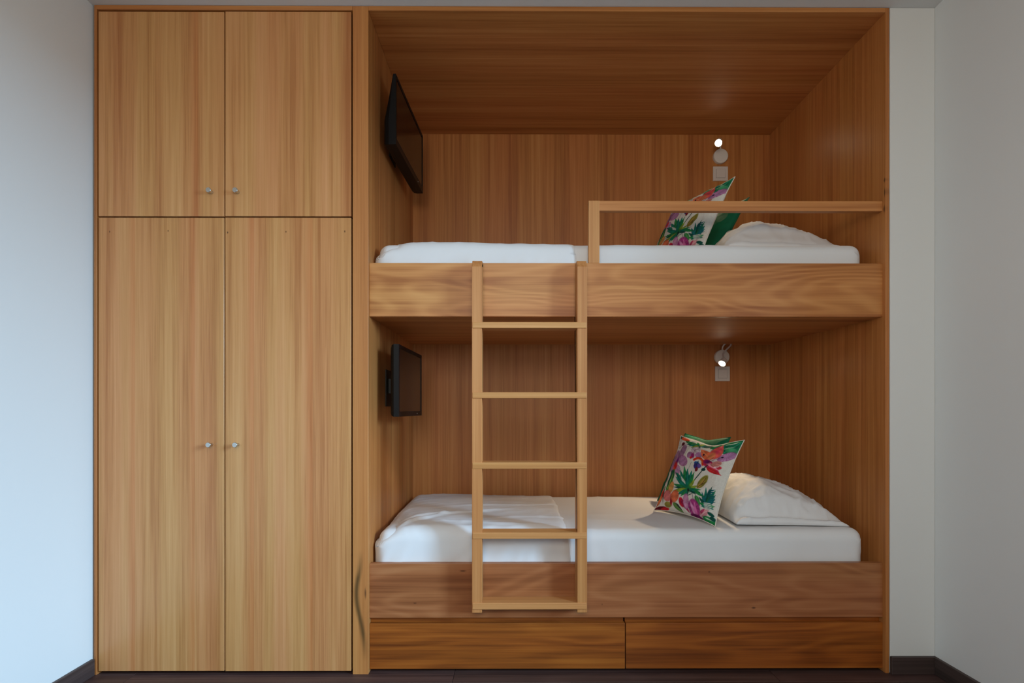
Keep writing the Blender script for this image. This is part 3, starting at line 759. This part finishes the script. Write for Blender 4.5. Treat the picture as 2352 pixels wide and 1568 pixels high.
# ------------------------------------------------------------------ televisions
def tv(near, far, z0, z1, curve, label, chin, depth):
    """near, far: (x, y) of the vertical edges of the screen face"""
    n = Vector((near[0], near[1], 0)); f = Vector((far[0], far[1], 0))
    L_ = (f-n).length; ex = (f-n).normalized(); nf = Vector((ex.y, -ex.x, 0))    # towards +x, the room
    if nf.x < 0: nf = -nf
    zc = (z0+z1)/2; Hh = z1-z0
    org = (n+f)/2+Vector((0, 0, zc))
    t = empty('television', org, label, 'television', 'wall mounted televisions')
    def W(u, v, d): return org+ex*u+Vector((0, 0, v))+nf*d     # u along, v up, d out of the face
    def quadbox(name, u0, u1, v0, v1, d0, d1, mat, parent, bev=.001):
        bm = bmesh.new(); add_box(bm, u0, u1, v0, v1, d0, d1, bev, 2)
        for vv in bm.verts: vv.co = W(*vv.co)
        return from_bm(name, bm, mat, parent)
    bz = .016
    # one frame mesh, mitred round the panel
    bm = bmesh.new()
    u0, u1, v0, v1 = -L_/2, L_/2, -Hh/2, Hh/2
    O = [(u0, v0), (u1, v0), (u1, v1), (u0, v1)]; I = [(u0+bz, v0+chin), (u1-bz, v0+chin), (u1-bz, v1-bz), (u0+bz, v1-bz)]
    fo = [bm.verts.new(W(a, b_, 0)) for a, b_ in O]; fi = [bm.verts.new(W(a, b_, 0)) for a, b_ in I]; fd = [bm.verts.new(W(a, b_, -.004)) for a, b_ in I]
    fd0 = .010 if curve else .022
    bo = [bm.verts.new(W(a, b_, -fd0)) for a, b_ in O]
    for k in range(4):
        k2 = (k+1) % 4
        bm.faces.new((fo[k], fo[k2], fi[k2], fi[k])); bm.faces.new((fi[k], fi[k2], fd[k2], fd[k])); bm.faces.new((bo[k], bo[k2], fo[k2], fo[k]))
    bm.faces.new(fd); bm.faces.new(bo[::-1])
    from_bm('bezel', bm, black_plastic, t)
    quadbox('screen', u0+bz, u1-bz, v0+chin, v1-bz, -.0038, -.0020, black_gloss, t, .0003)
    # bulged back shell
    bm = bmesh.new(); R = []
    prof = [(1, 0), (1, .45), (.985, .75), (.95, .9), (.86, 1)] if curve else [(1, 0), (.97, .35), (.9, .62), (.78, .84), (.6, 1)]
    for s, dd in prof:
        ring = []
        for (a, b_) in ((u0, v0), (u0*.3, v0), (u1*.3, v0), (u1, v0), (u1, v0*.3), (u1, v1*.3), (u1, v1), (u1*.3, v1), (u0*.3, v1), (u0, v1), (u0, v1*.3), (u0, v0*.3)):
            ring.append(bm.verts.new(W(a*s, b_*s, -fd0-dd*depth*(1 if not curve else (.12+.88*min(1, max(0, (v1-b_)/Hh)*1.6))))))
        R.append(ring)
    for a, b_ in zip(R, R[1:]):
        for k in range(12): bm.faces.new((a[k], a[(k+1) % 12], b_[(k+1) % 12], b_[k]))
    bm.faces.new(R[-1])
    from_bm('back_shell', bm, black_plastic, t, False)
    quadbox('power_light', u1-.12, u1-.112, v0+chin*.45, v0+chin*.45+.002, 0, .0008, white_plastic, t, 0)
    # wall bracket between the shell and the niche side
    bm = bmesh.new()
    xm = org.x
    yc = org.y
    add_box(bm, xnL+.001, xnL+.006, yc-.06, yc+.06, zc-.11, zc+.06, .001)
    add_box(bm, xnL+.006, org.x-.022-depth+.004, yc-.02, yc+.02, zc-.05, zc+.02, .001)
    from_bm('wall_bracket', bm, metal_dark, t)
    return t
tv((X(909.5, .16), .16), (X(971.5, .70), .70), 2.236, 2.544, True, 'larger black television mounted on the left side of the upper niche', .030, .050)
tv((X(916, .10), .10), (X(968.5, .60), .60), 1.047, 1.357, False, 'smaller black television mounted on the left side of the lower niche', .022, .030)

# ------------------------------------------------------------------ reading lamps and switches
led = bpy.data.materials.new('warm_led'); led.use_nodes = True
b = led.node_tree.nodes['Principled BSDF']; b.inputs['Emission Color'].default_value = (1, .84, .6, 1); b.inputs['Emission Strength'].default_value = 30
def reading_lamp(bx, bz, pts, aim, energy, label, cone=95):
    t = empty('reading_lamp', (bx, YN, bz), label, 'lamp', 'wall reading lamps')
    lathe('wall_base', [(0, .0), (.042, .0), (.0425, .003), (.0425, .020), (.040, .0235), (.03, .0245), (0, .025)], 48, (bx, YN-.0005, bz), (0, -1, 0), white_plastic, t)
    tube('flexible_stem', pts, .0045, white_plastic, t, seg=12, sub=10)
    e = Vector(pts[-1]); a = Vector(aim).normalized()
    base = e-a*.008
    lathe('lamp_head', [(0, 0), (.010, 0), (.0165, .006), (.0190, .018), (.0205, .040), (.0195, .041), (.0185, .037), (0, .036)], 28, base, a, white_plastic, t)
    lathe('led_lens', [(0, .0395), (.013, .0393), (.0182, .0382), (.0182, .0365), (0, .0365)], 24, base, a, led, t)
    l = bpy.data.lights.new('reading_lamp_light', 'SPOT'); l.energy = energy; l.color = (1, .74, .46); l.spot_size = math.radians(cone); l.spot_blend = .25; l.shadow_soft_size = .010
    o = bpy.data.objects.new('lamp_light', l); COL.objects.link(o); o.parent = t
    o.location = base+a*.048-t.location; o.rotation_euler = a.to_track_quat('-Z', 'Y').to_euler()
    return t
YW = YN-.03
bx, bz = X(1657.5, YW), Z(356, YW, 1.2)
hy = .86
hx, hz = X(1660, hy-.04), Z(316, hy-.04, 1.2)
reading_lamp(bx, bz, [(bx-.002, YN-.018, bz+.034), (bx-.004, YN-.022, bz+.060), (bx-.002, YN-.035, bz+.082), (hx, hy+.045, hz+.012), (hx, hy+.012, hz+.006)],
    (-.36, -.62, -.62), 12.0, 'lit reading lamp on the upper niche back wall, stem bent upwards', 85)
bx2, bz2 = X(1660.5, YW), Z(819, YW, 1.2)
hy2 = .86
hx2, hz2 = X(1670, hy2-.04), Z(829, hy2-.04, 1.2)
reading_lamp(bx2, bz2, [(bx2+.001, YN-.018, bz2+.034), (bx2+.002, YN-.024, bz2+.060), (bx2+.018, YN-.034, bz2+.078), (bx2+.042, YN-.045, bz2+.070), (hx2+.022, hy2+.07, hz2+.055), (hx2+.008, hy2+.025, hz2+.020), (hx2+.004, hy2+.010, hz2+.010)],
    (-.72, -.60, -.80), 18.0, 'lit reading lamp on the lower niche back wall, stem curled downwards', 72)
def switch(px0, px1, py0, py1, label):
    x0, x1 = X(px0, YN-.008), X(px1, YN-.008); z1, z0 = Z(py0, YN-.008, 1.2), Z(py1, YN-.008, 1.2)
    t = empty('light_switch', ((x0+x1)/2, YN, (z0+z1)/2), label, 'light switch', 'light switches under the reading lamps')
    box('frame_plate', x0, x1, YN-.009, YN, z0, z1, switch_plastic, t, bev=.0018, seg=2)
    m_ = .0165
    bm = bmesh.new()
    add_box(bm, x0+m_, x1-m_, YN-.0098, YN-.0088, z0+m_, z1-m_, 0)
    from_bm('shadow_gap', bm, plain('switch_gap', (.22, .2, .18), .6), t)
    prism('rocker', [(YN-.0088, z0+m_+.0015), (YN-.0088, z1-m_-.0015), (YN-.0125, z1-m_-.0015), (YN-.0105, z0+m_+.0015)], x0+m_+.0012, x1-m_-.0012, switch_plastic, t, .0004)
switch(1638, 1672, 382, 415, 'square white switch on the upper niche back wall, behind the floral cushion')
switch(1643, 1676.5, 841, 875, 'square white switch under the lower reading lamp')
